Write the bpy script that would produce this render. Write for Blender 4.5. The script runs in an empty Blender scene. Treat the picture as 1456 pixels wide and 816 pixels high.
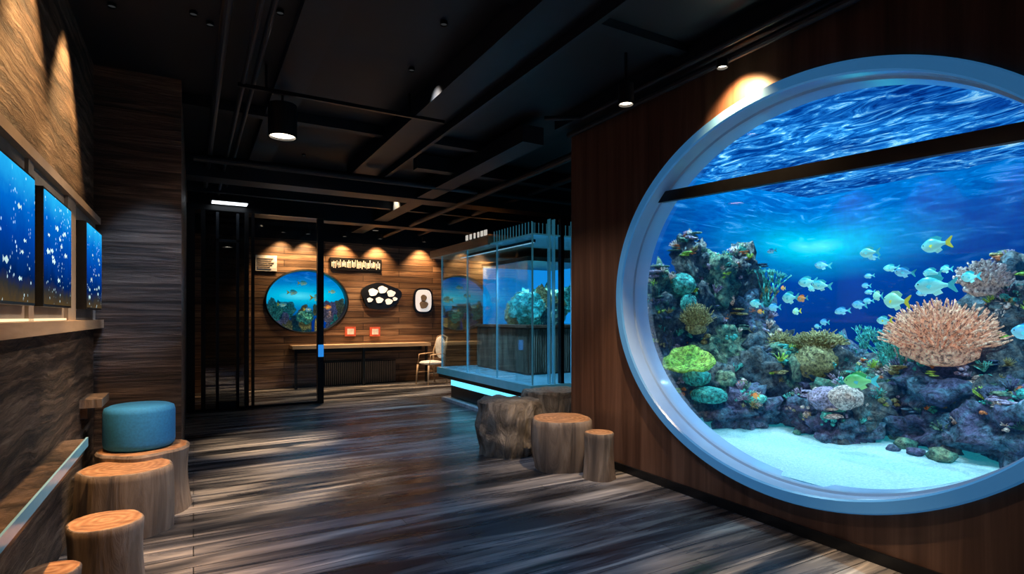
import bpy, math, random
from mathutils import Vector, noise, Matrix
random.seed(7)
R=random.random
def U(a,b): return a+(b-a)*R()
sc=bpy.context.scene
try:
    sc.view_settings.view_transform='Standard'
    sc.view_settings.look='None'
except Exception: pass

# ------------------------------------------------------------ mesh helper
_ico={}
def ico(sub):
    if sub not in _ico:
        import bmesh
        bm=bmesh.new(); bmesh.ops.create_icosphere(bm,subdivisions=sub,radius=1)
        bm.verts.ensure_lookup_table()
        _ico[sub]=([v.co.copy() for v in bm.verts],[[v.index for v in f.verts] for f in bm.faces]); bm.free()
    return _ico[sub]
class MB:
    def __init__(s): s.v=[];s.f=[];s.m=[]
    def add(s,vs,fs,mi=0):
        o=len(s.v); s.v+= [tuple(v) for v in vs]
        for f in fs: s.f.append([i+o for i in f]); s.m.append(mi)
    def box(s,x0,x1,y0,y1,z0,z1,mi=0):
        s.add([(x0,y0,z0),(x1,y0,z0),(x1,y1,z0),(x0,y1,z0),(x0,y0,z1),(x1,y0,z1),(x1,y1,z1),(x0,y1,z1)],
              [(3,2,1,0),(4,5,6,7),(0,1,5,4),(1,2,6,5),(2,3,7,6),(3,0,4,7)],mi)
    def cyl(s,cx,cy,z0,z1,r0,r1=None,n=32,mi=0,mtop=None):
        r1=r0 if r1 is None else r1
        vs=[(cx+r0*math.cos(2*math.pi*i/n),cy+r0*math.sin(2*math.pi*i/n),z0) for i in range(n)]
        vs+=[(cx+r1*math.cos(2*math.pi*i/n),cy+r1*math.sin(2*math.pi*i/n),z1) for i in range(n)]
        s.add(vs,[(i,(i+1)%n,n+(i+1)%n,n+i) for i in range(n)],mi)
        s.add(vs[:n],[list(range(n))[::-1]],mi); s.add(vs[n:],[list(range(n))],mi if mtop is None else mtop)
    def tube(s,pts,rads,n=6,mi=0,cap=True):
        pts=[Vector(p) for p in pts]; vs=[];fs=[]
        for i,p in enumerate(pts):
            d=(pts[min(i+1,len(pts)-1)]-pts[max(i-1,0)]).normalized()
            a=Vector((0,0,1)) if abs(d.z)<.9 else Vector((1,0,0))
            x=d.cross(a).normalized(); y=d.cross(x)
            r=rads[i] if hasattr(rads,'__len__') else rads
            for k in range(n):
                t=2*math.pi*k/n; vs.append(p+x*math.cos(t)*r+y*math.sin(t)*r)
        for i in range(len(pts)-1):
            for k in range(n):
                fs.append((i*n+k,i*n+(k+1)%n,(i+1)*n+(k+1)%n,(i+1)*n+k))
        if cap: fs.append(list(range(n))[::-1]); fs.append([(len(pts)-1)*n+k for k in range(n)])
        s.add(vs,fs,mi)
    def blob(s,c,r,sub=3,amp=.25,fr=1.6,seed=0,mi=0,fine=.0,ffr=7):
        vs,fs=ico(sub); c=Vector(c); o=[]
        sd=Vector((seed*3.1,seed*1.7,seed*.9))
        for v in vs:
            k=1+amp*noise.fractal(v*fr+sd,1,2,4)
            if fine: k+=fine*noise.noise(v*ffr+sd)
            o.append((c.x+v.x*r[0]*k,c.y+v.y*r[1]*k,c.z+v.z*r[2]*k))
        s.add(o,fs,mi)
    def obj(s,name,mats,smooth=False,parent=None,loc=None,rot=None,auto=None):
        me=bpy.data.meshes.new(name); me.from_pydata(s.v,[],s.f)
        for m in mats: me.materials.append(m)
        me.polygons.foreach_set('material_index',s.m)
        if smooth: me.polygons.foreach_set('use_smooth',[True]*len(me.polygons))
        me.update()
        o=bpy.data.objects.new(name,me); sc.collection.objects.link(o)
        if auto: me.set_sharp_from_angle(angle=math.radians(auto))
        if loc: o.location=loc
        if rot: o.rotation_euler=rot
        if parent: o.parent=parent
        return o

# ------------------------------------------------------------ materials
class NT:
    def __init__(s,name):
        s.mat=bpy.data.materials.new(name); s.mat.use_nodes=True
        s.t=s.mat.node_tree; s.t.nodes.clear(); s.out=s.n('ShaderNodeOutputMaterial')
    def n(s,ty,**kw):
        nd=s.t.nodes.new(ty)
        for k,v in kw.items():
            if k in nd.inputs: nd.inputs[k].default_value=v
            else: setattr(nd,k,v)
        return nd
    def l(s,a,b): s.t.links.new(a,b)
    def coord(s,scale=(1,1,1),loc=(0,0,0),which='Object'):
        tc=s.n('ShaderNodeTexCoord'); mp=s.n('ShaderNodeMapping')
        mp.inputs['Scale'].default_value=scale; mp.inputs['Location'].default_value=loc
        s.l(tc.outputs[which],mp.inputs['Vector']); return mp.outputs['Vector']
    def noise(s,vec,scale=1,detail=6,rough=.6,dist=0):
        nd=s.n('ShaderNodeTexNoise'); nd.inputs['Scale'].default_value=scale; nd.inputs['Detail'].default_value=detail
        nd.inputs['Roughness'].default_value=rough; nd.inputs['Distortion'].default_value=dist
        s.l(vec,nd.inputs['Vector']); return nd.outputs['Fac']
    def ramp(s,fac,stops):
        nd=s.n('ShaderNodeValToRGB'); e=nd.color_ramp.elements
        while len(e)<len(stops): e.new(.5)
        for i,(p,c) in enumerate(stops):
            e[i].position=p; e[i].color=(c[0],c[1],c[2],1)
        s.l(fac,nd.inputs['Fac']); return nd.outputs['Color']
    def bump(s,h,strength=.5,dist=.02):
        nd=s.n('ShaderNodeBump'); nd.inputs['Strength'].default_value=strength; nd.inputs['Distance'].default_value=dist
        s.l(h,nd.inputs['Height']); return nd.outputs['Normal']
    def math(s,op,a,b):
        nd=s.n('ShaderNodeMath'); nd.operation=op
        for i,x in enumerate((a,b)):
            if isinstance(x,(int,float)): nd.inputs[i].default_value=x
            else: s.l(x,nd.inputs[i])
        return nd.outputs[0]
    def mix(s,a,b,mode='MULTIPLY',fac=1.0):
        m=s.n('ShaderNodeMix',data_type='RGBA',blend_type=mode)
        if isinstance(fac,(int,float)): m.inputs[0].default_value=fac
        else: s.l(fac,m.inputs[0])
        for i,x in ((6,a),(7,b)):
            if isinstance(x,tuple): m.inputs[i].default_value=(*x,1)
            else: s.l(x,m.inputs[i])
        return m.outputs[2]
    def princ(s,col=None,rough=.5,metal=0,normal=None,spec=.5,emis=None,es=0):
        p=s.n('ShaderNodeBsdfPrincipled')
        if col is not None:
            if isinstance(col,tuple): p.inputs['Base Color'].default_value=(*col,1)
            else: s.l(col,p.inputs['Base Color'])
        if isinstance(rough,(int,float)): p.inputs['Roughness'].default_value=rough
        else: s.l(rough,p.inputs['Roughness'])
        p.inputs['Metallic'].default_value=metal; p.inputs['Specular IOR Level'].default_value=spec
        if normal is not None: s.l(normal,p.inputs['Normal'])
        if emis is not None:
            if isinstance(emis,tuple): p.inputs['Emission Color'].default_value=(*emis,1)
            else: s.l(emis,p.inputs['Emission Color'])
            p.inputs['Emission Strength'].default_value=es
        s.l(p.outputs[0],s.out.inputs['Surface']); return s.mat
    def emit(s,col,st=1):
        e=s.n('ShaderNodeEmission'); e.inputs['Strength'].default_value=st
        if isinstance(col,tuple): e.inputs['Color'].default_value=(*col,1)
        else: s.l(col,e.inputs['Color'])
        s.l(e.outputs[0],s.out.inputs['Surface']); return s.mat
def plain(name,col,rough=.5,metal=0,var=.25,sc_=12,**k):
    t=NT(name); f=t.noise(t.coord(),sc_,4)
    c=t.ramp(f,[(.3,tuple(x*(1-var) for x in col)),(.7,tuple(min(1,x*(1+var)) for x in col))])
    return t.princ(c,rough,metal,normal=t.bump(f,.08,.005),**k)
def grain(name,scale,stops,rough=.6,bump=.6,bd=.03,dist=1.2,detail=9,nr=.62,ns=1.0,big=None,**k):
    t=NT(name); v=t.coord(scale); f=t.noise(v,ns,detail,nr,dist)
    c=t.ramp(f,stops)
    if big: c=t.mix(c,t.ramp(t.noise(t.coord(),big,3),[(.35,(.45,.42,.42)),(.65,(1.25,1.2,1.15))]),fac=.8)
    return t.princ(c,rough,normal=t.bump(f,bump,bd),**k)
def leftmat():
    t=NT('rough_strata_wood'); 
    warp=t.noise(t.coord((1.3,1.3,2.2)),1,5,.6)
    v=t.coord((1.0,1.0,17)); va=t.n('ShaderNodeVectorMath',operation='ADD'); t.l(v,va.inputs[0])
    cb=t.n('ShaderNodeCombineXYZ'); t.l(t.math('MULTIPLY',warp,3.0),cb.inputs[2]); t.l(cb.outputs[0],va.inputs[1])
    f=t.noise(va.outputs[0],1,13,.74,.3)
    c=t.ramp(f,[(.37,(.008,.006,.005)),(.45,(.085,.057,.038)),(.54,(.25,.175,.12)),(.66,(.52,.41,.30))])
    c=t.mix(c,t.ramp(t.noise(t.coord(),1.1,3),[(.35,(.5,.5,.54)),(.65,(1.2,1.15,1.1))]),fac=.8)
    return t.princ(c,.55,normal=t.bump(f,1.0,.16))
M_left=leftmat()
M_pillar=grain('dark_strata_wood',(.8,.8,20),[(.36,(.009,.007,.006)),(.48,(.065,.042,.031)),(.6,(.17,.115,.083)),(.72,(.34,.24,.175))],.38,.9,.05,.8,12,.74,big=.8)
def plankwall(name):
    t=NT(name); v=t.coord((.7,.7,11)); f=t.noise(v,1,9,.65,.8)
    c=t.ramp(f,[(.3,(.05,.025,.012)),(.5,(.2,.11,.06)),(.65,(.36,.23,.14)),(.8,(.5,.36,.24))])
    tc=t.n('ShaderNodeTexCoord'); sp=t.n('ShaderNodeSeparateXYZ'); t.l(tc.outputs['Object'],sp.inputs[0])
    cb=t.n('ShaderNodeCombineXYZ'); t.l(sp.outputs[0],cb.inputs[0]); t.l(sp.outputs[2],cb.inputs[1])
    b=t.n('ShaderNodeTexBrick'); b.inputs['Scale'].default_value=1; b.inputs['Brick Width'].default_value=1.6; b.inputs['Row Height'].default_value=.13
    b.inputs['Mortar Size'].default_value=.006; b.inputs['Color1'].default_value=(1,1,1,1); b.inputs['Color2'].default_value=(.35,.33,.3,1); b.inputs['Mortar'].default_value=(.03,.02,.02,1)
    t.l(cb.outputs[0],b.inputs['Vector'])
    return t.princ(t.mix(c,b.outputs['Color']),.55,normal=t.bump(f,.5,.02))
M_back=plankwall('reclaimed_planks')
M_walnut=grain('walnut_veneer',(9,9,.35),[(.3,(.048,.022,.014)),(.5,(.11,.055,.035)),(.7,(.18,.098,.066))],.42,.25,.004,.5,8,.6)
def floormat():
    t=NT('floor_boards'); f=t.noise(t.coord((.5,6.5,1)),1,10,.62,1.0)
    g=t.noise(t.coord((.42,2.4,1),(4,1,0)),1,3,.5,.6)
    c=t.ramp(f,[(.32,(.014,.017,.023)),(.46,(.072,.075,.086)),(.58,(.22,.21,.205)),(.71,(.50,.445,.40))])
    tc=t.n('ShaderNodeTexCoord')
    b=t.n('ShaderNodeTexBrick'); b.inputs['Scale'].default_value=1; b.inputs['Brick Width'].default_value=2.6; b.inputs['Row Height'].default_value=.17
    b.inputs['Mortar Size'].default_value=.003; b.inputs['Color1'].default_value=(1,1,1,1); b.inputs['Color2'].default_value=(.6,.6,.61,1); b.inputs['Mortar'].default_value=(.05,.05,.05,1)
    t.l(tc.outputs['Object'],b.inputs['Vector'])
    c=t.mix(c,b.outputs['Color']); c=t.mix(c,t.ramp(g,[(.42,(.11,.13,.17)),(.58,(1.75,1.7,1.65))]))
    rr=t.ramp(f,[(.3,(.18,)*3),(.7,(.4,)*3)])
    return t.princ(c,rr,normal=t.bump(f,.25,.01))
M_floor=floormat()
M_ceil=plain('ceiling_black_paint',(.0025,.005,.010),.55,0,.3,3)
M_black=plain('black_metal',(.008,.010,.013),.35,.3)
M_duct=plain('duct_dark',(.006,.011,.019),.5,.2)
M_ring=plain('blue_acrylic_ring',(.09,.26,.47),.22,0,.06,3,emis=(.04,.21,.5),es=.42)  # emission put in for tank light glowing through the rim
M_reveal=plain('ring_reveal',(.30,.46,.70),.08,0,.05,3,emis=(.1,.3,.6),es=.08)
M_bark=grain('stump_bark',(9,9,1.3),[(.3,(.05,.038,.03)),(.5,(.17,.125,.09)),(.7,(.34,.265,.20))],.7,.9,.02,.7,8,.6)
M_stone=grain('driftwood_boulder',(4,4,2.2),[(.3,(.06,.05,.042)),(.5,(.24,.20,.155)),(.7,(.45,.38,.30))],.75,1,.06,2.5,9,.68)
def ringmat():
    t=NT('stump_end_grain'); v=t.coord((1,1,0))
    w=t.n('ShaderNodeTexWave',wave_type='RINGS',rings_direction='Z'); w.inputs['Scale'].default_value=7; w.inputs['Distortion'].default_value=6; w.inputs['Detail'].default_value=5
    t.l(v,w.inputs['Vector'])
    c=t.ramp(w.outputs['Fac'],[(0,(.36,.17,.075)),(.5,(.43,.22,.10)),(1,(.50,.28,.14))])
    c=t.mix(c,t.ramp(t.noise(t.coord((1,3,1)),9,6,.7),[(.35,(.5,.45,.42)),(.6,(1.2,1.2,1.2))]))
    return t.princ(c,.5,normal=t.bump(w.outputs['Fac'],.1,.004))
M_top=ringmat()
M_cush=plain('blue_fabric',(.02,.22,.50),.85,0,.15,60)
M_lightwood=grain('light_wood_trim',(1,1,9),[(.3,(.34,.23,.14)),(.7,(.58,.42,.28))],.45,.2,.004)
M_taupe=plain('taupe_panel',(.30,.25,.2),.6,0,.15,5)
def glass(name,tint=(.92,.97,1),k=1.0,base=.02,rough=.01,gl=(1,1,1)):
    t=NT(name); tr=t.n('ShaderNodeBsdfTransparent'); tr.inputs[0].default_value=(*tint,1)
    g=t.n('ShaderNodeBsdfGlossy'); g.inputs['Roughness'].default_value=rough; g.inputs['Color'].default_value=(*gl,1)
    fr=t.n('ShaderNodeFresnel'); fr.inputs[0].default_value=1.45
    fac=t.math('ADD',t.math('MULTIPLY',fr.outputs[0],k),base)
    mx=t.n('ShaderNodeMixShader'); t.l(fac,mx.inputs[0]); t.l(tr.outputs[0],mx.inputs[1]); t.l(g.outputs[0],mx.inputs[2])
    t.l(mx.outputs[0],t.out.inputs['Surface']); return t.mat
G_tank=glass('tank_acrylic',(.97,.99,1),.25,.0)
G_cab=glass('cabinet_glass',(.78,.93,1),.4,.03)
G_door=glass('door_glass',(.85,.9,.95),.6,.02)
G_dark=glass('smoked_glass',(.45,.52,.58),1.0,.10)
M_edge=plain('glass_edge',(.22,.42,.52),.15,0,.1,5,emis=(.06,.4,.6),es=.15)
def E(name,col,st): 
    return NT(name).emit(col,st)
E_warm=E('lamp_warm',(1,.85,.66),6)
E_white=E('lamp_white',(.85,.93,1),3)
E_cyan=E('cyan_strip',(.15,.7,1),1.5)
M_white=plain('white_paint',(.7,.72,.74),.5)
M_red=plain('red_frame',(.45,.06,.03),.5,emis=(.8,.15,.05),es=.25)

# ------------------------------------------------------------ shell
H=3.48; XL=-.7; XR=3.5
def wall_hole(name,plane,c,u0,u1,v0,v1,thick,uc,vc,a,b,mats,n=128):
    """vertical wall with an oval opening; plane 'X' or 'Y' at coordinate c, thickness goes +"""
    mb=MB(); angs=[2*math.pi*i/n for i in range(n)]
    for (cu,cv) in ((u0,v0),(u1,v0),(u1,v1),(u0,v1)): angs.append(math.atan2(cv-vc,cu-uc)%(2*math.pi))
    angs=sorted(set(angs)); N=len(angs)
    P=(lambda u,v,w:(c+w,u,v)) if plane=='X' else (lambda u,v,w:(u,c+w,v))
    vs=[]
    for w in (0,thick):
        for t in angs:
            dx,dy=math.cos(t),math.sin(t); k=1/math.sqrt((dx/a)**2+(dy/b)**2)
            vs.append(P(uc+dx*k,vc+dy*k,w))
        for t in angs:
            dx,dy=math.cos(t),math.sin(t); ks=[]
            if dx>1e-9: ks.append((u1-uc)/dx)
            if dx<-1e-9: ks.append((u0-uc)/dx)
            if dy>1e-9: ks.append((v1-vc)/dy)
            if dy<-1e-9: ks.append((v0-vc)/dy)
            k=min(ks); vs.append(P(uc+dx*k,vc+dy*k,w))
    fs=[]
    for i in range(N):
        j=(i+1)%N
        fs.append((i,j,N+j,N+i)); fs.append((2*N+i,3*N+i,3*N+j,2*N+j))
        fs.append((i,2*N+i,2*N+j,j)); fs.append((N+i,N+j,3*N+j,3*N+i))
    mb.add(vs,fs,0); return mb.obj(name,mats)
def oval_ring(mb,P,uc,vc,a,b,profile,n=144,mi=0):
    m=len(profile); vs=[];fs=[]
    for i in range(n):
        t=2*math.pi*i/n
        for (d,w) in profile: vs.append(P(uc+(a+d)*math.cos(t),vc+(b+d)*math.sin(t),w))
    for i in range(n):
        j=(i+1)%n
        for k in range(m-1): fs.append((i*m+k,i*m+k+1,j*m+k+1,j*m+k))
    mb.add(vs,fs,mi)

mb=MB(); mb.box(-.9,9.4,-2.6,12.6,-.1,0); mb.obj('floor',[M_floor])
mb=MB(); mb.box(-.9,9.4,-2.6,12.6,H,H+.1); mb.obj('ceiling',[M_ceil])
mb=MB(); mb.box(XL-.15,XL,-2.5,9.8,0,H); mb.obj('wall_left',[M_left])
mb=MB(); mb.box(XL,-.09,5.6,9.75,0,H); mb.obj('wall_pillar',[M_pillar])
mb=MB(); mb.box(-.25,-.09,9.75,12.2,0,H); mb.obj('wall_left_rear',[M_pillar])
mb=MB(); mb.box(-.85,9.4,-2.6,-2.5,0,H); mb.obj('wall_front',[M_pillar])
mb=MB(); mb.box(9.2,9.35,4.9,12.2,0,H); mb.obj('wall_right_rear',[M_pillar])
mb=MB(); mb.box(3.62,9.35,4.79,4.9,0,H); mb.obj('wall_side',[M_walnut])
YC,ZC,A,B=2.39,1.63,1.72,1.42
wall_hole('wall_right','X',XR,-2.5,4.9,0,H,.12,YC,ZC,A-.02,B-.02,[M_walnut])
wall_hole('wall_back','Y',12.2,-.25,9.35,0,3.02,.12,2.06,1.76,.80,.64,[M_back])
mb=MB(); mb.box(-.25,9.35,12.2,12.32,3.02,H); mb.obj('trim_1',[M_black])
mb=MB(); mb.box(XR-.02,XR,-2.5,4.9,0,.07); mb.obj('baseboard_right',[M_black])
mb=MB(); mb.box(3.22,XR,-2.5,4.8,3.36,H-.002); mb.tube([(3.34,-2.4,3.3),(3.34,4.72,3.3)],.03,10); mb.tube([(3.2,-2.4,3.33),(3.2,4.3,3.33),(2.9,4.5,3.33)],.022,10)
mb.obj('ceiling_conduit',[M_duct])

mb=MB(); P=lambda u,v,w:(w,u,v)
oval_ring(mb,P,YC,ZC,A,B,[(0,XR),(0,XR-.045),(-.01,XR-.06),(-.075,XR-.06),(-.085,XR-.045)],mi=0)
oval_ring(mb,P,YC,ZC,A,B,[(-.085,XR-.045),(-.085,XR+.08),(-.10,XR+.09),(-.105,XR+.24)],mi=1)
mb.obj('porthole_rim',[M_ring,M_reveal],smooth=True,auto=35)
mb=MB()
y0,z0,y1,z1=3.84,2.505,.75,2.345
hb=.045
mb.add([(3.56,y0,z0-hb),(3.61,y0,z0-hb),(3.61,y0,z0+hb),(3.56,y0,z0+hb),(3.56,y1,z1-hb),(3.61,y1,z1-hb),(3.61,y1,z1+hb),(3.56,y1,z1+hb)],
  [(0,1,2,3),(7,6,5,4),(0,4,5,1),(1,5,6,2),(2,6,7,3),(3,7,4,0)]); mb.obj('window_crossbar',[M_black])

# ------------------------------------------------------------ big aquarium
TX0,TX1,TY0,TY1=3.78,7.4,-.6,4.74; WS=3.09
def watermat(name,c0):  # emissive tank backdrop; lit-water glow and falloff are painted into its colour
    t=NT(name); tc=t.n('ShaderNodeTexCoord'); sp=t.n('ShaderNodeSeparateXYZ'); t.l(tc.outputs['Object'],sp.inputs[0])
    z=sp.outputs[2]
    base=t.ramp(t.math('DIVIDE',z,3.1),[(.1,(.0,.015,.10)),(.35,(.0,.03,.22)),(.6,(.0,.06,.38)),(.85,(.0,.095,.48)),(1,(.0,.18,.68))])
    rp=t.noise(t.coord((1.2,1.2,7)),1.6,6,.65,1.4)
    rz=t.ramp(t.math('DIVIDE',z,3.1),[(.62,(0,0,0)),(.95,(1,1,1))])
    rip=t.mix(t.ramp(rp,[(.42,(0,0,0)),(.58,(.0,.13,.30)),(.72,(.12,.45,.75))]),rz)  # caustic streaks painted on the upper backdrop
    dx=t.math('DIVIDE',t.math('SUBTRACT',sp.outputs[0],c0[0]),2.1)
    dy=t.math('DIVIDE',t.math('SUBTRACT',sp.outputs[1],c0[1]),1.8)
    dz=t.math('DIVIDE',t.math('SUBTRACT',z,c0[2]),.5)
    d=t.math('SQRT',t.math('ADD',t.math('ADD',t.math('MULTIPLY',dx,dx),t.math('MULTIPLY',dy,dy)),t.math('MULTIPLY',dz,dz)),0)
    g=t.ramp(d,[(0,(.12,.9,.72)),(.2,(.0,.58,.52)),(.55,(0,.19,.22)),(1,(0,0,0))])  # cyan light in the water, painted as a radial gradient
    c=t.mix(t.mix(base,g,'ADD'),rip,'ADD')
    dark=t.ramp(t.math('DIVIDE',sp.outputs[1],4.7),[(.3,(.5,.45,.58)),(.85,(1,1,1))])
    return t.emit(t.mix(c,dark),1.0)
M_water=watermat('painted_water_glow',(7.3,4.6,2.40))
def surfmat():  # ripple glints painted into emission; the surface glows to light the reef
    t=NT('water_surface'); f=t.noise(t.coord((2.6,1.2,1)),2.4,7,.66,1.6)
    f2=t.noise(t.coord((1,1,1),(3,2,0)),.8,2)
    c=t.ramp(f,[(.38,(.0,.035,.22)),(.5,(.005,.13,.50)),(.58,(.04,.33,.78)),(.66,(.35,.78,1.0)),(.75,(.9,1,1))])
    return t.emit(t.mix(c,t.ramp(f2,[(.35,(.4,.5,.7)),(.65,(1.5,1.5,1.4))])),1.1)
M_surf=surfmat()
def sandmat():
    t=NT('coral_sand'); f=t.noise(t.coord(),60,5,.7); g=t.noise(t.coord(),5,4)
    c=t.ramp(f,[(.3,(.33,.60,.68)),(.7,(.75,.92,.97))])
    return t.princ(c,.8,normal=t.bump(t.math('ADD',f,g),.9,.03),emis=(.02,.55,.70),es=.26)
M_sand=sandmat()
mb=MB()
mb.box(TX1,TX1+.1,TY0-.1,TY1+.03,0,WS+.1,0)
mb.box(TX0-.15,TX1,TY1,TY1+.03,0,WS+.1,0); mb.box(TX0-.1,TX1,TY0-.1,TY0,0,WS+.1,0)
def sheet(mb,fz,mi,x0,x1,y0,y1,nx,ny):
    vs=[];fs=[]
    for j in range(ny+1):
        for i in range(nx+1):
            x=x0+(x1-x0)*i/nx; y=y0+(y1-y0)*j/ny; vs.append((x,y,fz(x,y)))
    for j in range(ny):
        for i in range(nx):
            a=j*(nx+1)+i; fs.append((a,a+1,a+nx+2,a+nx+1))
    mb.add(vs,fs,mi)
SX=TX0-.135
def sandz(x,y):
    k=min(1,max(0,(x-SX)/.5))
    return .318+.055*max(0,x-SX)+k*(.03*noise.noise(Vector((x*1.5,y*1.5,0)))+.015*noise.noise(Vector((x*6,y*6,2))))
sheet(mb,sandz,1,SX,TX1,TY0,TY1,60,90)
sheet(mb,lambda x,y:WS+.03*noise.noise(Vector((x*3,y*2,5))),2,TX0-.1,TX1,TY0,TY1,60,80)
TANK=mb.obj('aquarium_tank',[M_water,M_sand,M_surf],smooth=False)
mb=MB(); mb.box(TX0-.16,TX0-.147,.4,4.3,.2,3.07); mb.obj('window_1',[G_tank])

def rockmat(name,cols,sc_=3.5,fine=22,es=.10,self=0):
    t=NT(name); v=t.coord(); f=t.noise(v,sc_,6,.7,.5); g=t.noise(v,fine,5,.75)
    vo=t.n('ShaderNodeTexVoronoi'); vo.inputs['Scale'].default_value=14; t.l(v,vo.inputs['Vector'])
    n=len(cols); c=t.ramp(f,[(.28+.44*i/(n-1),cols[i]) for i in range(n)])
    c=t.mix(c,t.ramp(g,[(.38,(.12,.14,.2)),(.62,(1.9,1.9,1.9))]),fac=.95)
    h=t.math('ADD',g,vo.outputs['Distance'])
    if self: return t.princ(c,.75,normal=t.bump(h,1,.05),emis=c,es=self)  # coral colour also put into emission, so it reads brighter
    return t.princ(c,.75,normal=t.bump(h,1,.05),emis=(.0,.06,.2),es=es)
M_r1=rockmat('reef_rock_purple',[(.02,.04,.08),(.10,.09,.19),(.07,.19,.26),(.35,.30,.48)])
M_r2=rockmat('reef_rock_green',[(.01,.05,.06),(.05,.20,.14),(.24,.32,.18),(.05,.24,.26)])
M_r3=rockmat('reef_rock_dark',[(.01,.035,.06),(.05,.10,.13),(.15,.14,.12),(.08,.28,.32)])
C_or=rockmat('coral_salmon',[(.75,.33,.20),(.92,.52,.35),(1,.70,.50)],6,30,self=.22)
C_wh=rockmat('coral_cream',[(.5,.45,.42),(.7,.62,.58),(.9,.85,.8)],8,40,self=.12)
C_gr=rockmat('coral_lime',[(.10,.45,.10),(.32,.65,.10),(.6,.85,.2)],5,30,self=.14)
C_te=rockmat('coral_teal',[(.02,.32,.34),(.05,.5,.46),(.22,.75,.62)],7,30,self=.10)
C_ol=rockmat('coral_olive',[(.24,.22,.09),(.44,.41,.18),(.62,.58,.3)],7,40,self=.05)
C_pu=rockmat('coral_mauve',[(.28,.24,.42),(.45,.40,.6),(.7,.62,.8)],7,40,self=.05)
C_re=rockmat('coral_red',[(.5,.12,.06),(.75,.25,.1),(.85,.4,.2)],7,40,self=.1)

rocks=[]
def sh(x,y):   # layout offsets of the three reef mounds inside the tank
    if y<2.55: return x+.62,y+.30
    if y<3.5: return x+.25,y+.12
    return x+.2,y
def rk(mb,x,y,z,rx,ry,rz,mi,sub=4):
    x,y=sh(x,y)
    if x+rx*1.3>TX1: x=TX1-rx*1.3
    mb.blob((x,y,z),(rx,ry,rz),sub,.6,1.9,U(0,50),mi,.16,6); rocks.append((x,y,z,rx,ry,rz))
mb=MB()
for (x,y,z,rx,ry,rz,m) in [
 (4.75,4.2,.6,.5,.42,.4,2),(4.9,4.3,1.05,.45,.36,.36,1),(4.75,4.42,1.45,.34,.26,.34,2),(4.95,4.40,1.8,.3,.26,.32,1),(4.65,4.5,2.05,.2,.18,.3,2),
 (4.2,4.35,.62,.28,.28,.3,2),(4.25,4.45,1.0,.26,.22,.3,0),(4.2,4.5,1.38,.2,.18,.28,2),(4.25,4.55,1.72,.17,.14,.24,1),
 (5.2,4.25,1.85,.2,.2,.34,2),(5.25,4.3,1.3,.4,.35,.4,0),(5.1,3.85,.75,.42,.4,.38,2),(5.3,3.6,.85,.35,.35,.32,1),(5.25,4.05,1.1,.3,.3,.25,2),
 (4.55,3.75,.5,.3,.3,.22,0),(4.5,4.15,.7,.26,.3,.26,1),(5.6,3.7,.7,.35,.4,.35,2),
 (5.3,3.35,.65,.32,.3,.28,0),(5.25,3.2,.9,.22,.2,.22,2),(4.9,3.05,.5,.3,.35,.22,0),(4.75,2.75,.46,.24,.26,.2,0),(4.95,2.7,.62,.25,.3,.24,2),
 (5.3,2.9,.6,.35,.35,.3,1),(5.6,3.1,.7,.35,.35,.3,2),
 (5.1,2.3,.62,.38,.38,.32,2),(4.9,2.05,.85,.36,.38,.24,0),(5.3,2.45,.8,.3,.3,.3,1),(4.75,2.0,.5,.34,.34,.22,0),(5.1,1.75,.75,.4,.4,.42,2),
 (4.9,1.6,.6,.36,.3,.3,0),(5.3,1.7,1.2,.32,.3,.38,2),(5.3,1.6,1.45,.26,.24,.22,2),(5.5,2.0,1.0,.35,.35,.35,1),(4.6,1.45,.6,.3,.3,.3,0),
 (6.0,2.0,1.6,.3,.25,.4,2),(5.8,1.9,1.0,.4,.4,.5,2),(5.5,2.5,.7,.4,.4,.35,2),(6.0,2.9,.65,.5,.5,.35,2),(5.9,3.6,.7,.5,.4,.4,0)]:
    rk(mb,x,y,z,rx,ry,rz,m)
for i in range(34):
    x=U(4.7,5.4); y=U(2.0,4.2); rr=U(.03,.08)
    mb.blob((x,y,sandz(x,y)+rr*.4),(rr,rr*1.2,rr*.8),2,.4,2,i,int(U(0,3)))
mb.v=[(x,min(y,TY1-.005),z) for (x,y,z) in mb.v]
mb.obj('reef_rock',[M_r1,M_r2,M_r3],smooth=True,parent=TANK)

mb=MB()
for (x,y,z,rx,ry,rz) in rocks:
    for k in range(32):
        th=U(math.pi*.5,math.pi*1.65); ph=U(.05,1.4)
        d=Vector((math.sin(ph)*math.cos(th),math.sin(ph)*math.sin(th),math.cos(ph)))
        p=Vector((x+d.x*rx*1.0,y+d.y*ry*1.0,z+d.z*rz*1.0)); mi=random.choice([0,1,1,2,3,3,4,6,1,6,7,2,4,7,4,1,5]); ty=R()
        s_=U(.02,.06)
        if p.y>TY1-.15: continue
        if ty<.4:
            for q in range(int(U(3,9))):
                o=Vector((U(-1,1),U(-1,1),U(-.5,1)))*s_*.9; r_=s_*U(.22,.6); mb.blob(p+o,(r_,r_,r_*.8),2,.3,3,k,mi)
        elif ty<.7:
            for q in range(14):
                e=(d+Vector((U(-1,1),U(-1,1),U(-.2,1)))*.7).normalized(); mb.tube([p,p+e*s_*.9,p+e*s_*1.9],[s_*.13,s_*.11,s_*.06],5,mi)
        elif ty<.85:
            for q in range(3):
                o=Vector((U(-1,1),U(-1,1),U(-.5,1)))*s_*.8; mb.blob(p+o,(s_*1.2,s_*1.2,s_*.25),2,.3,2,k,mi)
        else:
            for q in range(40):
                e=(d+Vector((U(-1,1),U(-1,1),U(-1,1)))*.8).normalized(); mb.tube([p,p+e*s_*1.4],[s_*.06,s_*.03],4,mi)
mb.obj('small_coral_growth',[C_gr,C_te,C_ol,C_pu,M_r2,C_re,C_wh,M_r1],smooth=True,parent=TANK)

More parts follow.
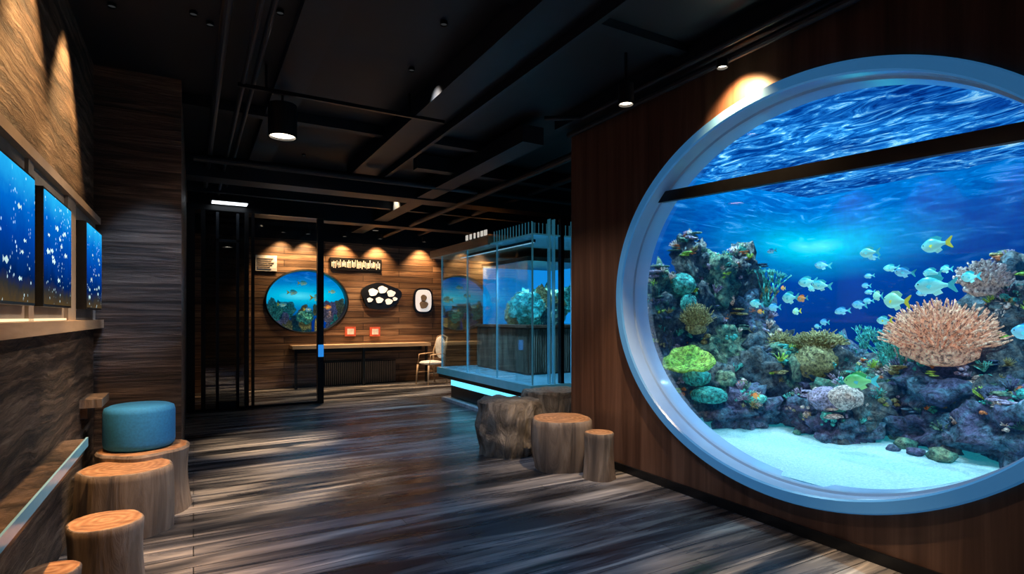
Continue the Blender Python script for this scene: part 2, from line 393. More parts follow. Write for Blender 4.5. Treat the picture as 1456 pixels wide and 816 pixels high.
def finger_coral(name,c,rad,ht,n,mats,rt=.011):
    mb=MB(); x,y=sh(c[0],c[1]); c=Vector((x,y,c[2]))
    mb.blob(c+Vector((0,0,-.02)),(rad*.6,rad*.6,ht*.35),3,.2,2,3,0)
    for i in range(n):
        u=i/n; ph=math.acos(1-u*.93); th=i*2.39996
        d=Vector((math.sin(ph)*math.cos(th),math.sin(ph)*math.sin(th),math.cos(ph)))
        L=U(.82,1.1)
        b=c+Vector((d.x*rad*.35,d.y*rad*.35,d.z*ht*.25))
        e=c+Vector((d.x*rad*L,d.y*rad*L,d.z*ht*L+.03))
        j=Vector((U(-1,1),U(-1,1),U(-1,1)))*.03
        mid=b.lerp(e,.55)+j; mb.tube([b,mid,e,e+(e-mid)*.1],[rt,rt*.95,rt*.8,rt*.4],6,0)
        if R()<.7:
            e2=mid+(e-mid)*.8+Vector((U(-1,1),U(-1,1),U(-.3,1)))*.05; mb.tube([mid,e2],[rt*.8,rt*.5],5,0)
    return mb.obj(name,mats,smooth=True)
finger_coral('salmon_finger_coral',(4.75,2.0,1.18),.42,.36,400,[C_or],.009)
finger_coral('cream_finger_coral',(5.1,1.85,1.70),.19,.18,130,[C_wh],.014)
finger_coral('pale_fan_coral',(5.0,2.45,1.05),.17,.28,90,[C_te],.006)
finger_coral('olive_finger_coral',(4.35,4.15,1.35),.17,.2,150,[C_ol],.007)
finger_coral('olive_finger_coral',(5.2,3.28,1.15),.26,.12,190,[C_ol],.008)
finger_coral('olive_finger_coral',(5.2,3.78,1.12),.14,.14,110,[C_ol],.007)
def brain(name,c,r,mat,fq=9):
    x,y=sh(c[0],c[1]); mb=MB(); mb.blob((x,y,c[2]),r,4,.12,1.5,U(0,9),0,.08,fq); return mb.obj(name,[mat],smooth=True)
brain('brain_coral',(5.1,3.24,1.0),(.19,.20,.18),C_ol)
brain('brain_coral',(4.62,2.86,.72),(.13,.13,.11),C_pu,14); brain('brain_coral',(4.6,2.66,.76),(.14,.13,.10),C_wh,14)
brain('brain_coral',(4.4,4.38,1.80),(.13,.13,.12),C_te,12)
brain('brain_coral',(4.4,4.3,1.58),(.09,.08,.12),C_te,12)
brain('mushroom_coral',(4.2,4.0,.85),(.14,.14,.1),C_te); brain('mushroom_coral',(4.2,3.85,.68),(.15,.2,.08),C_te)
brain('mushroom_coral',(4.45,3.45,.66),(.1,.13,.05),C_te)
mb=MB(); n=40; vs=[(0,0,0)]
for q in (.35,.7,1.0):
    for i in range(n):
        t=2*math.pi*i/n; r=.27*q*(1+.10*math.sin(3*t)); vs.append((r*math.cos(t)*.7,r*math.sin(t),.06*q*q+.012*q*math.sin(7*t)))
fs=[(0,1+i,1+(i+1)%n) for i in range(n)]
for q in range(2):
    for i in range(n): fs.append((1+q*n+i,1+(q+1)*n+i,1+(q+1)*n+(i+1)%n,1+q*n+(i+1)%n))
mb.add(vs,fs); o=mb.obj('lime_plate_coral',[C_gr],smooth=True,loc=(4.24,3.95,.99),rot=(.15,-.6,0)); 
o.modifiers.new('s','SOLIDIFY').thickness=.02
def stag(name,c,h,mat,n=7,r0=.02,spread=.6):
    mb=MB(); x,y=sh(c[0],c[1]); c=Vector((x,y,c[2]))
    def grow(p,d,l,r,k):
        e=p+d*l; mb.tube([p,p.lerp(e,.5)+Vector((U(-1,1),U(-1,1),0))*l*.08,e],[r,r*.85,r*.7],6,0)
        if k>0:
            for q in range(2 if R()<.6 else 3): grow(e,(d+Vector((U(-1,1),U(-1,1),U(-.1,.6)))*spread).normalized(),l*.72,r*.7,k-1)
        else: mb.blob(e,(r*.9,)*3,1,0,1,0,0)
    for i in range(n): grow(c,Vector((U(-1,1)*.5,U(-1,1)*.5,1)).normalized(),h*.4,r0,3)
    return mb.obj(name,[mat],smooth=True)
stag('staghorn_coral',(5.25,3.98,1.55),.42,C_te,5,.016); stag('staghorn_coral',(5.4,2.75,.98),.35,C_te,5,.014)
stag('staghorn_coral',(5.3,4.1,1.45),.35,C_ol,5,.014); stag('staghorn_coral',(5.9,3.2,.95),.4,C_te,5,.012)
stag('staghorn_coral',(4.95,2.4,.95),.25,C_wh,5,.012)

# fish
def fishmat(name,back,belly,es=.15):
    t=NT(name); tc=t.n('ShaderNodeTexCoord'); sp=t.n('ShaderNodeSeparateXYZ'); t.l(tc.outputs['Generated'],sp.inputs[0])
    nz=t.noise(t.coord(),30,3); f=t.math('ADD',sp.outputs[2],t.math('MULTIPLY',t.math('SUBTRACT',nz,.5),.25))
    c=t.ramp(f,[(.3,belly),(.6,tuple((a+b)/2 for a,b in zip(back,belly))),(.75,back)])
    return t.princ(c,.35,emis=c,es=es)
F_teal=fishmat('fish_teal',(.03,.42,.5),(.35,.9,.85),.35); F_yel=fishmat('fish_yellow',(.25,.65,.45),(.4,.95,.8),.35)
F_blue=fishmat('fish_blue',(.02,.28,.6),(.3,.8,.95),.3); F_or=fishmat('fish_orange',(.8,.25,.05),(.95,.5,.2),.25)
F_grn=fishmat('fish_green',(.05,.4,.12),(.3,.75,.3),.2)
M_fin=plain('fin_yellow',(.75,.7,.08),.5,emis=(.5,.5,.02),es=.3); M_eye=plain('fish_eye',(.005,.005,.005),.2)
M_fint=plain('fin_teal',(.1,.6,.65),.5,emis=(.02,.3,.35),es=.3)
PR=[(0,.03),(.05,.34),(.13,.62),(.25,.9),(.38,1),(.5,.97),(.62,.82),(.75,.56),(.87,.30),(1,.2)]
def fish(name,loc,L,yaw,mat,fin,hr=.22,pitch=0):
    mb=MB(); n=12; vs=[];fs=[]
    for (t,h) in PR:
        for k in range(n):
            a=2*math.pi*k/n; vs.append((L*(.4-.75*t),L*hr*.42*h*math.cos(a),L*hr*h*math.sin(a)))
    for i in range(len(PR)-1):
        for k in range(n): fs.append((i*n+k,i*n+(k+1)%n,(i+1)*n+(k+1)%n,(i+1)*n+k))
    fs.append(list(range(n))); fs.append([(len(PR)-1)*n+k for k in range(n)][::-1]); mb.add(vs,fs,0)
    def fin3(pts,mi=1):
        w=L*.008; m=len(pts); vs=[(p[0]*L,w,p[1]*L) for p in pts]+[(p[0]*L,-w,p[1]*L) for p in pts]
        f=[tuple(range(m)),tuple(range(2*m-1,m-1,-1))]+[(i,m+i,m+(i+1)%m,(i+1)%m) for i in range(m)]
        mb.add(vs,f,mi)
    h=hr
    fin3([(-.33,.2*h),(-.52,.85*h),(-.56,.8*h),(-.47,0),(-.33,0)]); fin3([(-.33,0),(-.47,0),(-.56,-.8*h),(-.52,-.85*h),(-.33,-.2*h)])
    fin3([(.2,.85*h),(.1,1.2*h),(-.1,1.25*h),(-.25,.85*h),(-.2,.45*h),(0,.8*h)],0); fin3([(.0,-.9*h),(-.08,-1.25*h),(-.24,-.9*h),(-.18,-.5*h)],0)
    for sg in (1,-1):
        y=sg*L*hr*.36; mb.add([(.13*L,y,-.1*h*L),(.0*L,y*1.9,-.45*h*L),(-.04*L,y*1.7,.0),(.1*L,y,.1*h*L)],[(0,1,2,3)],1)
        mb.blob((.30*L,sg*L*hr*.24,.15*h*L),(.014*L+.002,)*3,1,0,1,0,2)
    return mb.obj(name,[mat,fin,M_eye],smooth=True,loc=loc,rot=(0,pitch,yaw),auto=50)
FL=[(4.6,2.01,1.96,.24,F_teal,M_fin,.22),(4.6,2.46,1.95,.18,F_teal,M_fint,.22),(4.6,2.21,1.78,.15,F_blue,M_fint,.24),(4.6,2.03,1.76,.16,F_teal,M_fint,.22),
(4.55,2.0,1.67,.29,F_teal,M_fint,.22),(4.6,2.27,1.57,.25,F_yel,M_fin,.25),(4.9,3.02,1.91,.16,F_blue,M_fint,.22),(4.8,3.10,1.76,.19,F_teal,M_fint,.24),
(4.7,2.91,1.72,.19,F_teal,M_fint,.22),(4.9,3.7,1.58,.16,F_teal,M_fint,.24),(4.9,3.5,1.54,.15,F_blue,M_fint,.24),(4.7,3.2,1.62,.18,F_teal,M_fint,.28),
(4.7,3.08,1.61,.13,F_or,M_fint,.22),(4.75,2.62,.92,.28,F_grn,M_fint,.22),(4.9,3.65,1.50,.09,F_or,M_fin,.24),(4.5,3.4,.72,.10,F_or,M_fin,.26),
(5.0,2.9,1.5,.14,F_blue,M_fint,.22),(4.9,3.0,1.4,.12,F_blue,M_fint,.22),(4.9,2.55,1.62,.12,F_yel,M_fint,.3),(4.6,1.80,1.72,.12,F_teal,M_fint,.3),
(5.1,2.15,1.82,.13,F_teal,M_fint,.22),(5.0,3.6,2.1,.1,F_blue,M_fint,.22),(4.6,1.5,1.35,.2,F_blue,M_fint,.25),(5.1,2.75,1.72,.11,F_blue,M_fint,.2),
(5.6,3.0,1.6,.12,F_blue,M_fint,.22),(5.8,3.4,1.5,.12,F_teal,M_fint,.22),(5.6,3.5,1.35,.1,F_blue,M_fint,.22),(5.3,2.4,1.65,.12,F_blue,M_fint,.24),(5.8,3.1,1.85,.11,F_blue,M_fint,.22),(5.4,3.75,1.75,.1,F_or,M_fin,.22),(5.6,2.6,1.45,.12,F_teal,M_fint,.22),
(5.0,2.5,1.85,.13,F_teal,M_fint,.22),(4.9,2.7,1.55,.14,F_blue,M_fint,.24),(5.2,3.3,1.72,.12,F_teal,M_fint,.22),(5.5,2.9,2.0,.11,F_blue,M_fint,.22),(5.1,3.4,1.5,.12,F_yel,M_fin,.26),(6.0,3.2,1.7,.11,F_blue,M_fint,.22),(4.7,2.4,1.42,.12,F_teal,M_fin,.26)]
for (x,y,z,L,m,fn,hr) in FL: fish('reef_fish',(x,y,z),L*.95,math.radians(90+U(-28,28)),m,fn,hr,U(-.15,.15))

# ------------------------------------------------------------ left wall display
def screenmat(seed):
    t=NT('underwater_video_%d'%seed); tc=t.n('ShaderNodeTexCoord'); sp=t.n('ShaderNodeSeparateXYZ'); t.l(tc.outputs['Generated'],sp.inputs[0])
    w=t.noise(t.coord((1,3,3),(seed,0,0)),2,5,.65); zz=t.math('ADD',sp.outputs[2],t.math('MULTIPLY',t.math('SUBTRACT',w,.5),.25))
    g=t.ramp(zz,[(0,(.08,.05,.02)),(.10,(.03,.03,.03)),(.2,(.0,.015,.10)),(.5,(.0,.055,.38)),(.75,(.0,.15,.64)),(1,(.02,.50,.98))])
    vo=t.n('ShaderNodeTexVoronoi'); vo.inputs['Scale'].default_value=34; t.l(t.coord((1,1,1),(seed,seed*2,0)),vo.inputs['Vector'])
    nz=t.noise(t.coord((1,2.4,1.6),(seed*3,0,0)),3,4,.7)
    dots=t.ramp(vo.outputs['Distance'],[(.0,(.9,.95,.85)),(.2,(.45,.7,.8)),(.3,(0,0,0))])
    m0=t.mix(dots,t.ramp(nz,[(.54,(0,0,0)),(.6,(1.2,1.2,1.2))]))
    return t.emit(t.mix(g,m0,'ADD'),1.0)
mb=MB(); mb.box(XL,XL+.015,1.2,5.58,1.40,2.20,0); mb.box(XL,XL+.07,1.2,5.58,1.36,1.425,1); mb.box(XL,XL+.05,1.2,5.58,2.19,2.24,0)
mb.box(XL,XL+.035,4.32,4.58,1.425,2.19,0); mb.box(XL,XL+.03,3.40,3.50,1.425,2.19,0)
mb.box(XL+.016,XL+.03,1.3,4.3,1.428,1.44,2)
mb.obj('display_niche_trim',[M_taupe,M_lightwood,E('niche_led',(1,.7,.4),1.6)])
SF=plain('video_fish',(.5,.8,.9),.5,emis=(.5,.85,1),es=.6)
for i,(a,b) in enumerate(((2.25,3.36),(3.53,4.25),(4.66,5.36))):
    x=XL+.06+(.02 if i==2 else 0); e=MB(); e.box(XL+.016,x,a,b,1.50,2.09,0); o=e.obj('video_screen',[M_black])
    e=MB(); e.box(x,x+.003,a+.015,b-.015,1.512,2.078,0)
    for k in range(12):   # fish shown on the display, flat shapes on the panel
        cy=U(a+.08,b-.08); cz=U(1.58,1.95); L=U(.02,.04); sg=random.choice((-1,1)); xx=x+.0045
        e.add([(xx,cy+sg*L,cz),(xx,cy+sg*L*.3,cz+L*.45),(xx,cy-sg*L*.6,cz+L*.08),(xx,cy-sg*L*1.1,cz+L*.4),(xx,cy-sg*L*1.1,cz-L*.4),(xx,cy-sg*L*.6,cz-L*.08),(xx,cy+sg*L*.3,cz-L*.45)],[(0,1,2,3,4,5,6)],1)
    e.obj('display_panel',[screenmat(i+1),SF],parent=o)
mb=MB(); mb.box(XL,XL+.12,.5,4.35,.64,.69,0); mb.box(XL+.12,XL+.13,.5,4.35,.645,.70,1); mb.box(XL,XL+.11,.5,4.35,.60,.64,2)
mb.obj('wall_ledge',[M_left,M_edge,M_black])
mb=MB(); mb.box(XL,XL+.13,4.95,5.35,.80,.86,0); mb.box(XL,XL+.04,5.0,5.3,.72,.80,0); mb.obj('wooden_wall_bracket',[M_bark])

# ------------------------------------------------------------ stumps
def stump_mesh(r,h,seed,flare=.12,ex=1,ey=1,waist=0.05,n=64,amp=.07,m=12,dome=0,rug=0):
    mb=MB(); vs=[];fs=[]
    def rr(t,z):
        q=1+amp*1.6*noise.noise(Vector((math.cos(t)*1.3+seed,math.sin(t)*1.3,z*.6)))+amp*.5*noise.noise(Vector((math.cos(t)*6+seed,math.sin(t)*6,z*1.5)))
        if rug: q+=rug*noise.fractal(Vector((math.cos(t)*2.2+seed,math.sin(t)*2.2,z*5)),1,2,4)
        return q
    zs=[i/m for i in range(m+1)]
    for s_ in zs:
        f=1+flare*(1-s_)**2-waist*math.sin(math.pi*s_)
        for k in range(n):
            t=2*math.pi*k/n; q=r*f*rr(t,s_*h)
            vs.append((q*math.cos(t)*ex,q*math.sin(t)*ey,h*s_*.97))
    for (sc_,zz) in ((.965,1.0),(.93,1.005)):
        for k in range(n):
            t=2*math.pi*k/n; q=r*rr(t,h)*sc_; vs.append((q*math.cos(t)*ex,q*math.sin(t)*ey,h*zz+(rug*.15*noise.noise(Vector((math.cos(t)*3,math.sin(t)*3,seed))) if rug else 0)))
    rows=m+3
    for j in range(rows-1):
        for k in range(n): fs.append((j*n+k,j*n+(k+1)%n,(j+1)*n+(k+1)%n,(j+1)*n+k))
    mb.add(vs,fs,0)
    top=vs[-n:]; c=(0,0,h*1.005+dome)
    mb.add(top+[c],[(k,(k+1)%n,n) for k in range(n)],1)
    mb.add(vs[:n],[list(range(n))[::-1]],0)
    return mb
def stump(name,x,y,r,h,seed,mats=None,parent=None,**k):
    return stump_mesh(r,h,seed,**k).obj(name,mats or [M_bark,M_top],smooth=True,loc=(x,y,0),parent=parent,auto=35)
em=bpy.data.objects.new('log_bench',None); sc.collection.objects.link(em)
stump('log_tall',-.33,5.02,.30,.47,1,parent=em,flare=.05); stump('log_low',-.40,4.62,.27,.43,2,parent=em,flare=.0,waist=-.02)
stump('tree_stump',-.40,3.62,.175,.38,3,flare=.05); stump('tree_stump',-.565,3.25,.11,.30,4,flare=.05)
mb=MB(); prof=[(.0,.0),(.20,.0),(.225,.02),(.23,.05),(.23,.27),(.222,.30),(.19,.315),(0,.32)]; n=48; vs=[];fs=[]
for (r,z) in prof:
    for k in range(n): vs.append((max(r,.001)*math.cos(2*math.pi*k/n),max(r,.001)*math.sin(2*math.pi*k/n),z))
for j in range(len(prof)-1):
    for k in range(n): fs.append((j*n+k,j*n+(k+1)%n,(j+1)*n+(k+1)%n,(j+1)*n+k))
mb.add(vs,fs); mb.obj('blue_pouf',[M_cush],smooth=True,loc=(-.35,5.06,.474))
stump('tree_stump',3.10,4.50,.30,.47,5,flare=-.12,waist=-.04)
stump('tree_stump',3.18,4.02,.13,.41,6,flare=.12)
stump('driftwood_boulder',2.93,5.27,.33,.56,9,mats=[M_stone,M_stone],flare=-.1,waist=-.1,amp=.12,dome=.02,rug=.14)
mb=stump_mesh(.3,.60,12,flare=0,waist=-.05,amp=.12,ex=1.25,rug=.1); mb.obj('driftwood_boulder',[M_stone,M_top],smooth=True,loc=(3.66,5.45,0),auto=35)

# ------------------------------------------------------------ glass partition and door
PY=9.8
mb=MB()
for (a,b) in ((-.09,.02),(.10,.16),(.70,.76),(.80,.84),(1.80,1.90)): mb.box(a,b,PY-.05,PY+.05,0,3.14)
mb.box(-.09,1.90,PY-.06,PY+.06,3.08,3.16); mb.box(-.09,1.9,PY-.04,PY+.04,0,.04)
mb.obj('door_frame',[M_black])
mb=MB(); mb.box(.30,.34,PY-.09,PY-.055,.04,3.05,0); mb.box(.58,.62,PY-.09,PY-.055,.04,3.05,0); mb.box(.30,.62,PY-.09,PY-.055,2.6,2.64,0);mb.box(.30,.62,PY-.09,PY-.055,.04,.14,0)
mb.box(.16,.70,PY-.01,PY+.01,.04,3.08,1); mb.obj('door_1',[M_duct,G_dark])
mb=MB(); mb.box(.84,1.80,PY-.01,PY+.01,.04,3.08,0); mb.obj('window_2',[G_door])
mb=MB(); mb.box(1.81,1.89,PY-.09,PY-.05,.78,.98,0); mb.obj('door_handle',[E('handle_blue_glow',(.03,.3,.9),.8)])  # bluish handle with an emissive colour

# ------------------------------------------------------------ glass display cabinet
X0,X1,Y0,Y1=3.77,6.6,6.13,9.16
mb=MB()
mb.box(X0+.0,X1,Y0,Y1,0,.05,2); mb.box(X0+.14,X1-.1,Y0+.12,Y1-.1,.05,.40,0); mb.box(X0+.12,X0+.135,Y0+.14,Y1-.14,.26,.38,3)
mb.box(X0+.14,X1-.2,Y0+.10,Y0+.115,.26,.38,3)
mb.box(X0-.04,X1+.04,Y0-.04,Y1+.04,.40,.46,0); mb.box(X0-.06,X1+.06,Y0-.06,Y1+.06,.46,.57,4)
mb.box(X0,X0+.012,Y0,Y1,.57,2.5,1); mb.box(X0+.012,X1,Y0,Y0+.012,.57,2.5,1)
for y in (7.1,8.1): mb.box(X0-.003,X0+.015,y,y+.012,.57,2.5,4)
for x in (4.03,4.10,4.40,4.47,4.53): mb.box(x,x+.008,Y0-.02,Y0+.05,.5,2.72,4)
mb.box(X0-.006,X0+.012,Y0-.006,Y0+.012,.5,2.66,4)
mb.box(X0,X0+.012,Y1-.012,Y1,.57,2.5,4)
mb.box(4.20,4.25,Y0-.02,Y0+.05,.05,2.74,0)
mb.box(X0-.04,X1,7.3,Y1+.45,2.50,2.63,5); mb.box(X0,X1,Y0,7.3,2.5,2.52,4)
for i in range(14): mb.box(X0+.02,X0+.03,Y0+.05+i*.08,Y0+.06+i*.08,2.52,2.68,4)
for i in range(22): mb.box(X0+.05+i*.06,X0+.055+i*.06,Y0+.02,Y0+.03,2.52,2.66,4)
for i in range(6): mb.box(X0-.05,X0-.04,7.32+i*.13,7.32+i*.13+U(.05,.1),2.64,2.72,6)
CAB=mb.obj('glass_display_cabinet',[M_black,G_cab,M_white,E_cyan,M_edge,M_lightwood,E('sign_letters',(.9,.85,.75),.6)])
mb=MB(); mb.box(4.35,5.9,7.2,8.9,.575,1.28,0)
for i in range(44): mb.box(4.33,4.36,7.22+i*.0385,7.235+i*.0385,.6,1.26,1)
for i in range(40): mb.box(4.37+i*.0385,4.385+i*.0385,7.175,7.21,.6,1.26,1)
mb.box(4.3,5.95,7.15,8.95,1.28,1.32,0)
mb.box(5.8,5.84,7.3,8.8,1.32,2.3,2); mb.box(4.4,5.8,8.76,8.8,1.32,2.3,2)
for i in range(28): 
    a=U(.1,.22); mb.blob((U(4.6,5.6),U(7.5,8.5),1.32+U(0,.45)),(a,a,U(.12,.28)),3,.6,1.7,i*3,[4,5,4,6][i%4],.15,6)
mb.box(4.4,5.8,7.3,7.312,1.32,2.3,3); mb.box(4.4,4.412,7.312,8.76,1.32,2.3,3); mb.box(4.38,5.86,7.28,8.82,2.3,2.36,0)
SA=mb.obj('counter_and_reflection_tank',[M_walnut,M_bark,E('reflection_tank_glow',(.01,.30,.75),1.1),G_tank,C_te,M_r2,C_ol])  # tank on the counter is added, standing in for the aquarium's reflection

# ------------------------------------------------------------ back wall fittings
mb=MB(); PB=lambda u,v,w:(u,w,v)
oval_ring(mb,PB,2.06,1.76,.80,.64,[(.03,12.2),(.03,12.18),(0,12.17),(-.01,12.2),(-.01,12.4)],mi=0)
mb.box(1.1,3.0,12.95,13.0,1.0,2.5,1); mb.box(1.1,1.14,12.32,12.95,1.0,2.5,1); mb.box(2.98,3.02,12.32,12.95,1.0,2.5,1); mb.box(1.1,3.0,12.32,12.95,2.46,2.5,2); mb.box(1.1,3.0,12.32,12.95,1.0,1.12,3)
for i in range(30): mb.blob((U(1.2,2.9),U(12.5,12.85),1.15+U(0,.45)),(U(.06,.18),U(.06,.1),U(.08,.25)),3,.5,1.7,i*5,[4,5,6,7][i%4],.1,6)
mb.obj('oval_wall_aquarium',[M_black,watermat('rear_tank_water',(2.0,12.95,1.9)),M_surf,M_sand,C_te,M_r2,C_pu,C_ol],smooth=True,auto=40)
for (x,z,L,m) in ((2.3,1.85,.3,F_yel),(1.8,1.95,.22,F_teal),(2.5,1.65,.2,F_or),(1.6,1.7,.2,F_teal),(2.1,1.6,.18,F_blue),(2.0,2.15,.2,F_teal),(2.6,1.98,.16,F_yel)): fish('reef_fish',(x,12.42,z),L,math.radians(U(-15,15)),m,M_fin,.22)
mb=MB(); mb.box(2.5,3.6,12.17,12.195,2.44,2.70,0)
for i in range(30):
    x=2.53+i*.035; a=U(2.47,2.52); b=U(2.6,2.67); mb.box(x,x+U(.008,.02),12.155,12.17,a,b,1)
    if i%3==0: z=U(2.5,2.64); mb.box(x,x+.07,12.155,12.17,z,z+.015,1)
mb.obj('lettered_sign',[M_black,M_white])
mb=MB(); mb.box(1.07,1.46,12.17,12.195,2.36,2.67,0)
for i in range(6): mb.box(1.1,1.1+U(.2,.32),12.16,12.17,2.40+i*.04,2.415+i*.04,1)
mb.obj('info_plaque',[M_white,M_taupe])
def disc(mb,cx,cz,a,b,y0,y1,mi,wob=0,sq=1,n=48):
    vs=[]
    for y in (y0,y1):
        for i in range(n):
            t=2*math.pi*i/n; k=1+wob*math.sin(3*t+1)+wob*.7*math.sin(5*t)
            cx_=math.copysign(abs(math.cos(t))**sq,math.cos(t)); sx_=math.copysign(abs(math.sin(t))**sq,math.sin(t))
            vs.append((cx+a*k*cx_,y,cz+b*k*sx_))
    mb.add(vs,[(i,(i+1)%n,n+(i+1)%n,n+i) for i in range(n)]+[tuple(range(n)),tuple(range(2*n-1,n-1,-1))],mi)
mb=MB()
disc(mb,3.58,1.9,.44,.29,12.14,12.195,0,.06)
for (dx,dz,r) in ((-.18,.08,.10),(.03,.14,.10),(.22,.06,.09),(-.25,-.09,.06),(-.04,-.09,.08),(.17,-.12,.08),(.31,-.06,.05)): disc(mb,3.58+dx,1.9+dz,r*1.0,r*.8,12.125,12.14,1,.08)
mb.obj('black_white_wall_art',[M_black,plain('lit_white',(.85,.85,.8),.5,emis=(1,.97,.9),es=.4)])
mb=MB(); disc(mb,4.56,1.81,.23,.29,12.15,12.195,0,0,.6); disc(mb,4.56,1.81,.19,.25,12.135,12.15,1,0,.6); disc(mb,4.56,1.87,.07,.08,12.12,12.135,2,.05); disc(mb,4.56,1.72,.10,.09,12.12,12.135,2,.06)
mb.obj('framed_portrait',[M_black,plain('lit_paper',(.8,.8,.78),.5,emis=(1,1,1),es=.5),M_taupe])
for (x,z) in ((2.92,1.13),(3.45,1.12)):
    mb=MB(); mb.box(x-.11,x+.11,12.15,12.195,z-.1,z+.1,0); mb.box(x-.07,x+.07,12.14,12.15,z-.06,z+.06,1); mb.obj('small_red_frame',[M_red,M_white])
mb=MB(); mb.box(1.7,4.6,11.78,12.195,.80,.87,0); mb.box(1.8,4.5,12.1,12.195,.70,.80,1)
for x in (1.75,3.1,4.5): mb.box(x,x+.05,11.85,11.9,0,.8,1)
mb.obj('wall_counter',[M_lightwood,M_black])
mb=MB(); mb.box(2.37,3.9,12.12,12.195,0,.5,0)
for i in range(38): mb.box(2.39+i*.04,2.405+i*.04,12.1,12.12,.02,.48,1)
mb.obj('slatted_vent_panel',[M_black,M_taupe])
mb=MB()
for (x,y,l) in ((-.2,-.2,0),(-.2,.2,0)): mb.tube([(x*1.15,y*1.1,0),(x,y,.42)],[.014,.022],8,0)
for y in (-.2,.2): mb.tube([(.26,y*1.1,0),(.2,y,.42),(.22,y,.7),(.30,y*.85,1.0)],[.014,.022,.02,.016],8,0)
mb.tube([(.30,-.17,1.0),(.315,0,1.04),(.30,.17,1.0)],.02,8,0)
for y in (-.21,.21): mb.tube([(-.2,y,.25),(.22,y,.25)],.01,6,0); mb.tube([(-.19,y,.43),(-.16,y,.64),(.22,y,.66)],.013,6,0)
mb.blob((.0,0,.46),(.25,.25,.05),3,.03,1,0,1); mb.blob((.25,0,.78),(.05,.18,.24),3,.03,1,0,1)
mb.obj('armchair',[M_lightwood,M_white],smooth=True,loc=(4.45,11.4,0),rot=(0,0,.25))

# ------------------------------------------------------------ ceiling services
def bar(name,parts,mat=M_black):
    mb=MB()
    for p in parts:
        if len(p)==6: mb.box(*p)
        else: mb.tube([p[0],p[1]],p[2],12)
    return mb.obj(name,[mat])
bar('ceiling_pipe',[((.20,-2.4,3.32),(.15,9.6,3.32),.03)],M_duct); bar('ceiling_pipe',[((.36,-2.4,3.3),(.33,9.6,3.3),.02)],M_duct); bar('ceiling_pipe',[((.44,-2.4,3.36),(.42,9.6,3.36),.02)],M_duct)
mb=MB(); mb.box(1.78,2.20,-2.4,7.6,3.36,3.479,0); mb.box(1.76,1.80,-2.4,7.6,3.28,3.36,0); mb.box(2.18,2.22,-2.4,7.6,3.28,3.36,0)
mb.obj('ceiling_beam',[M_duct])
bar('ceiling_beam',[(.60,.85,-2.4,7.9,3.40,3.479)],M_duct)
bar('ceiling_duct',[(-.08,8.8,8.0,8.35,3.2,3.46)],M_duct); bar('ceiling_duct',[(2.4,9.0,6.6,6.75,3.28,3.46)],M_duct)
bar('ceiling_duct',[(-.08,9.0,10.3,10.6,3.15,3.46)],M_duct); bar('ceiling_beam',[(-.08,9.0,9.2,9.3,3.25,3.479)],M_duct)
bar('ceiling_duct',[(2.9,3.15,4.9,12.0,3.22,3.4)],M_duct)
bar('ceiling_beam',[(-.65,3.2,5.9,6.0,3.38,3.479)],M_duct); bar('ceiling_beam',[(-.65,3.2,3.0,3.1,3.42,3.479)],M_duct)
for (x0,z) in ((3.6,3.2),(4.4,3.3)): bar('ceiling_pipe',[((x0,4.95,z),(x0,12.0,z),.045)],M_duct)
bar('ceiling_pipe',[((.0,7.3,3.25),(8.8,7.3,3.25),.045)],M_duct)
bar('track_rail',[(.30,2.05,4.90,4.93,3.26,3.29),(.5,.52,4.91,4.92,3.29,3.479),(1.7,1.72,4.91,4.92,3.29,3.479)])
def lamp(loc,target,en,col,ang,blend,parent,rad=.03,name='bulb'):
    l=bpy.data.lights.new(name,'SPOT'); l.energy=en; l.color=col; l.spot_size=math.radians(ang); l.spot_blend=blend; l.shadow_soft_size=rad
    o=bpy.data.objects.new(name,l); sc.collection.objects.link(o); o.parent=parent
    o.location=loc; o.rotation_euler=(Vector(target)-Vector(loc)).to_track_quat('-Z','Y').to_euler(); return o
W=(1,.56,.24); W2=(1,.70,.42); CO=(.28,.55,1)
E_dim=E('lamp_dim',(.8,.85,.9),.03)
def can(name,x,y,z,r,h,target,en,col=W2,ang=60,blend=.8,lit=E_warm,stem=True):
    mb=MB(); n=32
    mb.tube([(x,y,z),(x,y,z+h)],r,n,0,cap=False)
    mb.cyl(x,y,z+h,z+h+.003,r,r*.9,n,0); mb.tube([(x,y,z+.001),(x,y,z+h-.002)],r*.9,n,0,cap=False)
    mb.cyl(x,y,z+min(.02,h*.4),z+min(.025,h*.6),r*.88,r*.88,n,1)
    if stem: mb.cyl(x,y,z+h,H-.001,.012,.012,8,0)
    o=mb.obj(name,[M_black,lit],smooth=True,auto=35)
    lamp((x,y,z-.03),target,en,col,ang,blend,o); return o
def flush(x,y,target,en,col=W2,ang=60,blend=.8): can('recessed_or_fill_spot',x,y,3.455,.025,.02,target,en,col,ang,blend,lit=E_dim,stem=False)  # serves wall washers and floor pools, and also added fill spots
can('pendant_downlight',.68,5.28,3.02,.12,.28,(.75,5.2,0),900,W2,40,.9)
can('ceiling_spotlight',2.90,3.34,3.08,.06,.16,(2.95,4.35,0),330,W2,46)
for y in (2.6,3.5,4.45): flush(-.46,y,(-.69,y,2.3),260,W,72,.8)
flush(.0,4.3,(-.42,4.3,0),280,W2,34)
flush(1.5,3.6,(-.7,4.0,.9),190,(1,.84,.7),52)  # added fill to brighten the lower left wall, fixture unseen
can('ceiling_spotlight',3.28,2.75,3.22,.04,.06,(3.49,2.75,2.95),130,W,105,.9,stem=False)
flush(2.5,1.5,(2.75,1.75,0),750,W2,32)
flush(1.2,7.4,(.8,7.1,0),1300,W2,30)
flush(1.9,6.2,(2.1,6.4,0),300,W2,32)
flush(.3,8.3,(.5,8.4,0),280,W2,38)
flush(1.4,3.2,(1.3,3.9,0),210,CO,90)  # cool ambient fill, an added can with no visible counterpart
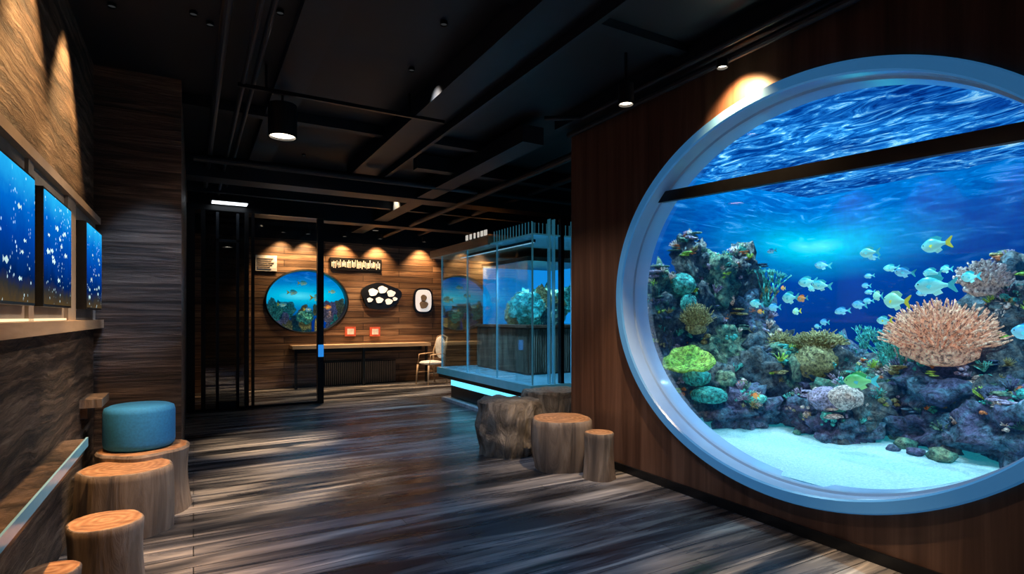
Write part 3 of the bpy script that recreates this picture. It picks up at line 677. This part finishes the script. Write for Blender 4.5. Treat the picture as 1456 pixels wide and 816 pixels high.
flush(1.55,4.4,(3.5,4.4,1.2),110,(1,.8,.65),60)  # added fill for the far part of the walnut wall
flush(1.5,1.6,(3.5,2.2,.3),75,(1,.8,.65),80)  # added fill for the walnut wall below the porthole
flush(2.6,7.0,(2.6,7.2,0),210,CO,80)  # second added ambient fill, cool, over the rear floor
flush(2.7,9.1,(3.77,8.6,2.5),140,W2,60)  # spot added to lift the dark cabinet canopy
for x in (1.55,2.02,2.75,3.5,4.5,6.2): can('ceiling_spotlight',x,11.95,3.12,.045,.1,(x,12.19,2.35),170,W,90,.8)
for (x,y) in ((2.47,10.9),(3.3,11.6),(4.12,11.1),(6.0,10.9)): can('recessed_downlight',x,y,3.24,.07,.05,(x,y,0),260,W2,80)
flush(.1,4.4,(-.35,5.6,1.85),220,(.35,.6,1),26,.6)
flush(.5,4.0,(-.4,5.6,1.6),75,(1,.75,.55),50,.9)  # extra warm fill added to brighten the pillar
mb=MB(); mb.box(.22,.74,9.42,9.66,3.17,3.22,0); mb.box(.24,.72,9.44,9.64,3.16,3.17,1); mb.box(.47,.49,9.53,9.55,3.22,3.479,0); mb.obj('flat_panel_light',[M_black,E_white])
for (x,y,en) in ((3.9,4.5,120),(4.6,.5,210),(5.6,3.0,180),(5.0,4.3,150),(4.3,1.0,170),(4.5,2.6,140),(6.4,2.6,170)):
    lamp((x,y,2.99),(x+.25,y,0),en,(.48,.87,1),100,.7,TANK,.02,'tank_fill')  # bare fill spots added under the surface, without fixtures
lamp((5.0,8.0,2.27),(5.0,8.0,1.3),150,(.5,.9,1),120,.5,SA,.03,'tank_fill')  # fill spot added inside the counter tank, no fixture
mb=MB(); mb.box(4.0,4.05,6.5,8.9,2.46,2.499,0); mb.box(4.01,4.04,6.52,8.88,2.455,2.46,1); CL=mb.obj('cabinet_fill_bar',[M_black,E('bar_glow',(.5,.8,1),1.0)],parent=CAB)  # added bar that carries fill for the unlit cabinet interior
for y in (6.9,8.3): lamp((4.03,y,2.44),(4.4,y,.8),150,(.4,.76,1),120,.6,CL,.03,'bulb')  # added fill spots beneath the bar

# ------------------------------------------------------------ world & camera
w=bpy.data.worlds.new('world'); sc.world=w; w.use_nodes=True
w.node_tree.nodes['Background'].inputs[0].default_value=(.02,.04,.08,1); w.node_tree.nodes['Background'].inputs[1].default_value=.3
cd=bpy.data.cameras.new('camera'); co=bpy.data.objects.new('camera',cd); sc.collection.objects.link(co)
co.location=(0,0,1.45); co.rotation_euler=(math.pi/2,0,-math.atan(453/800)); cd.sensor_width=36; cd.lens=800/1456*36; cd.shift_y=42/1456; cd.clip_start=.05
sc.camera=co
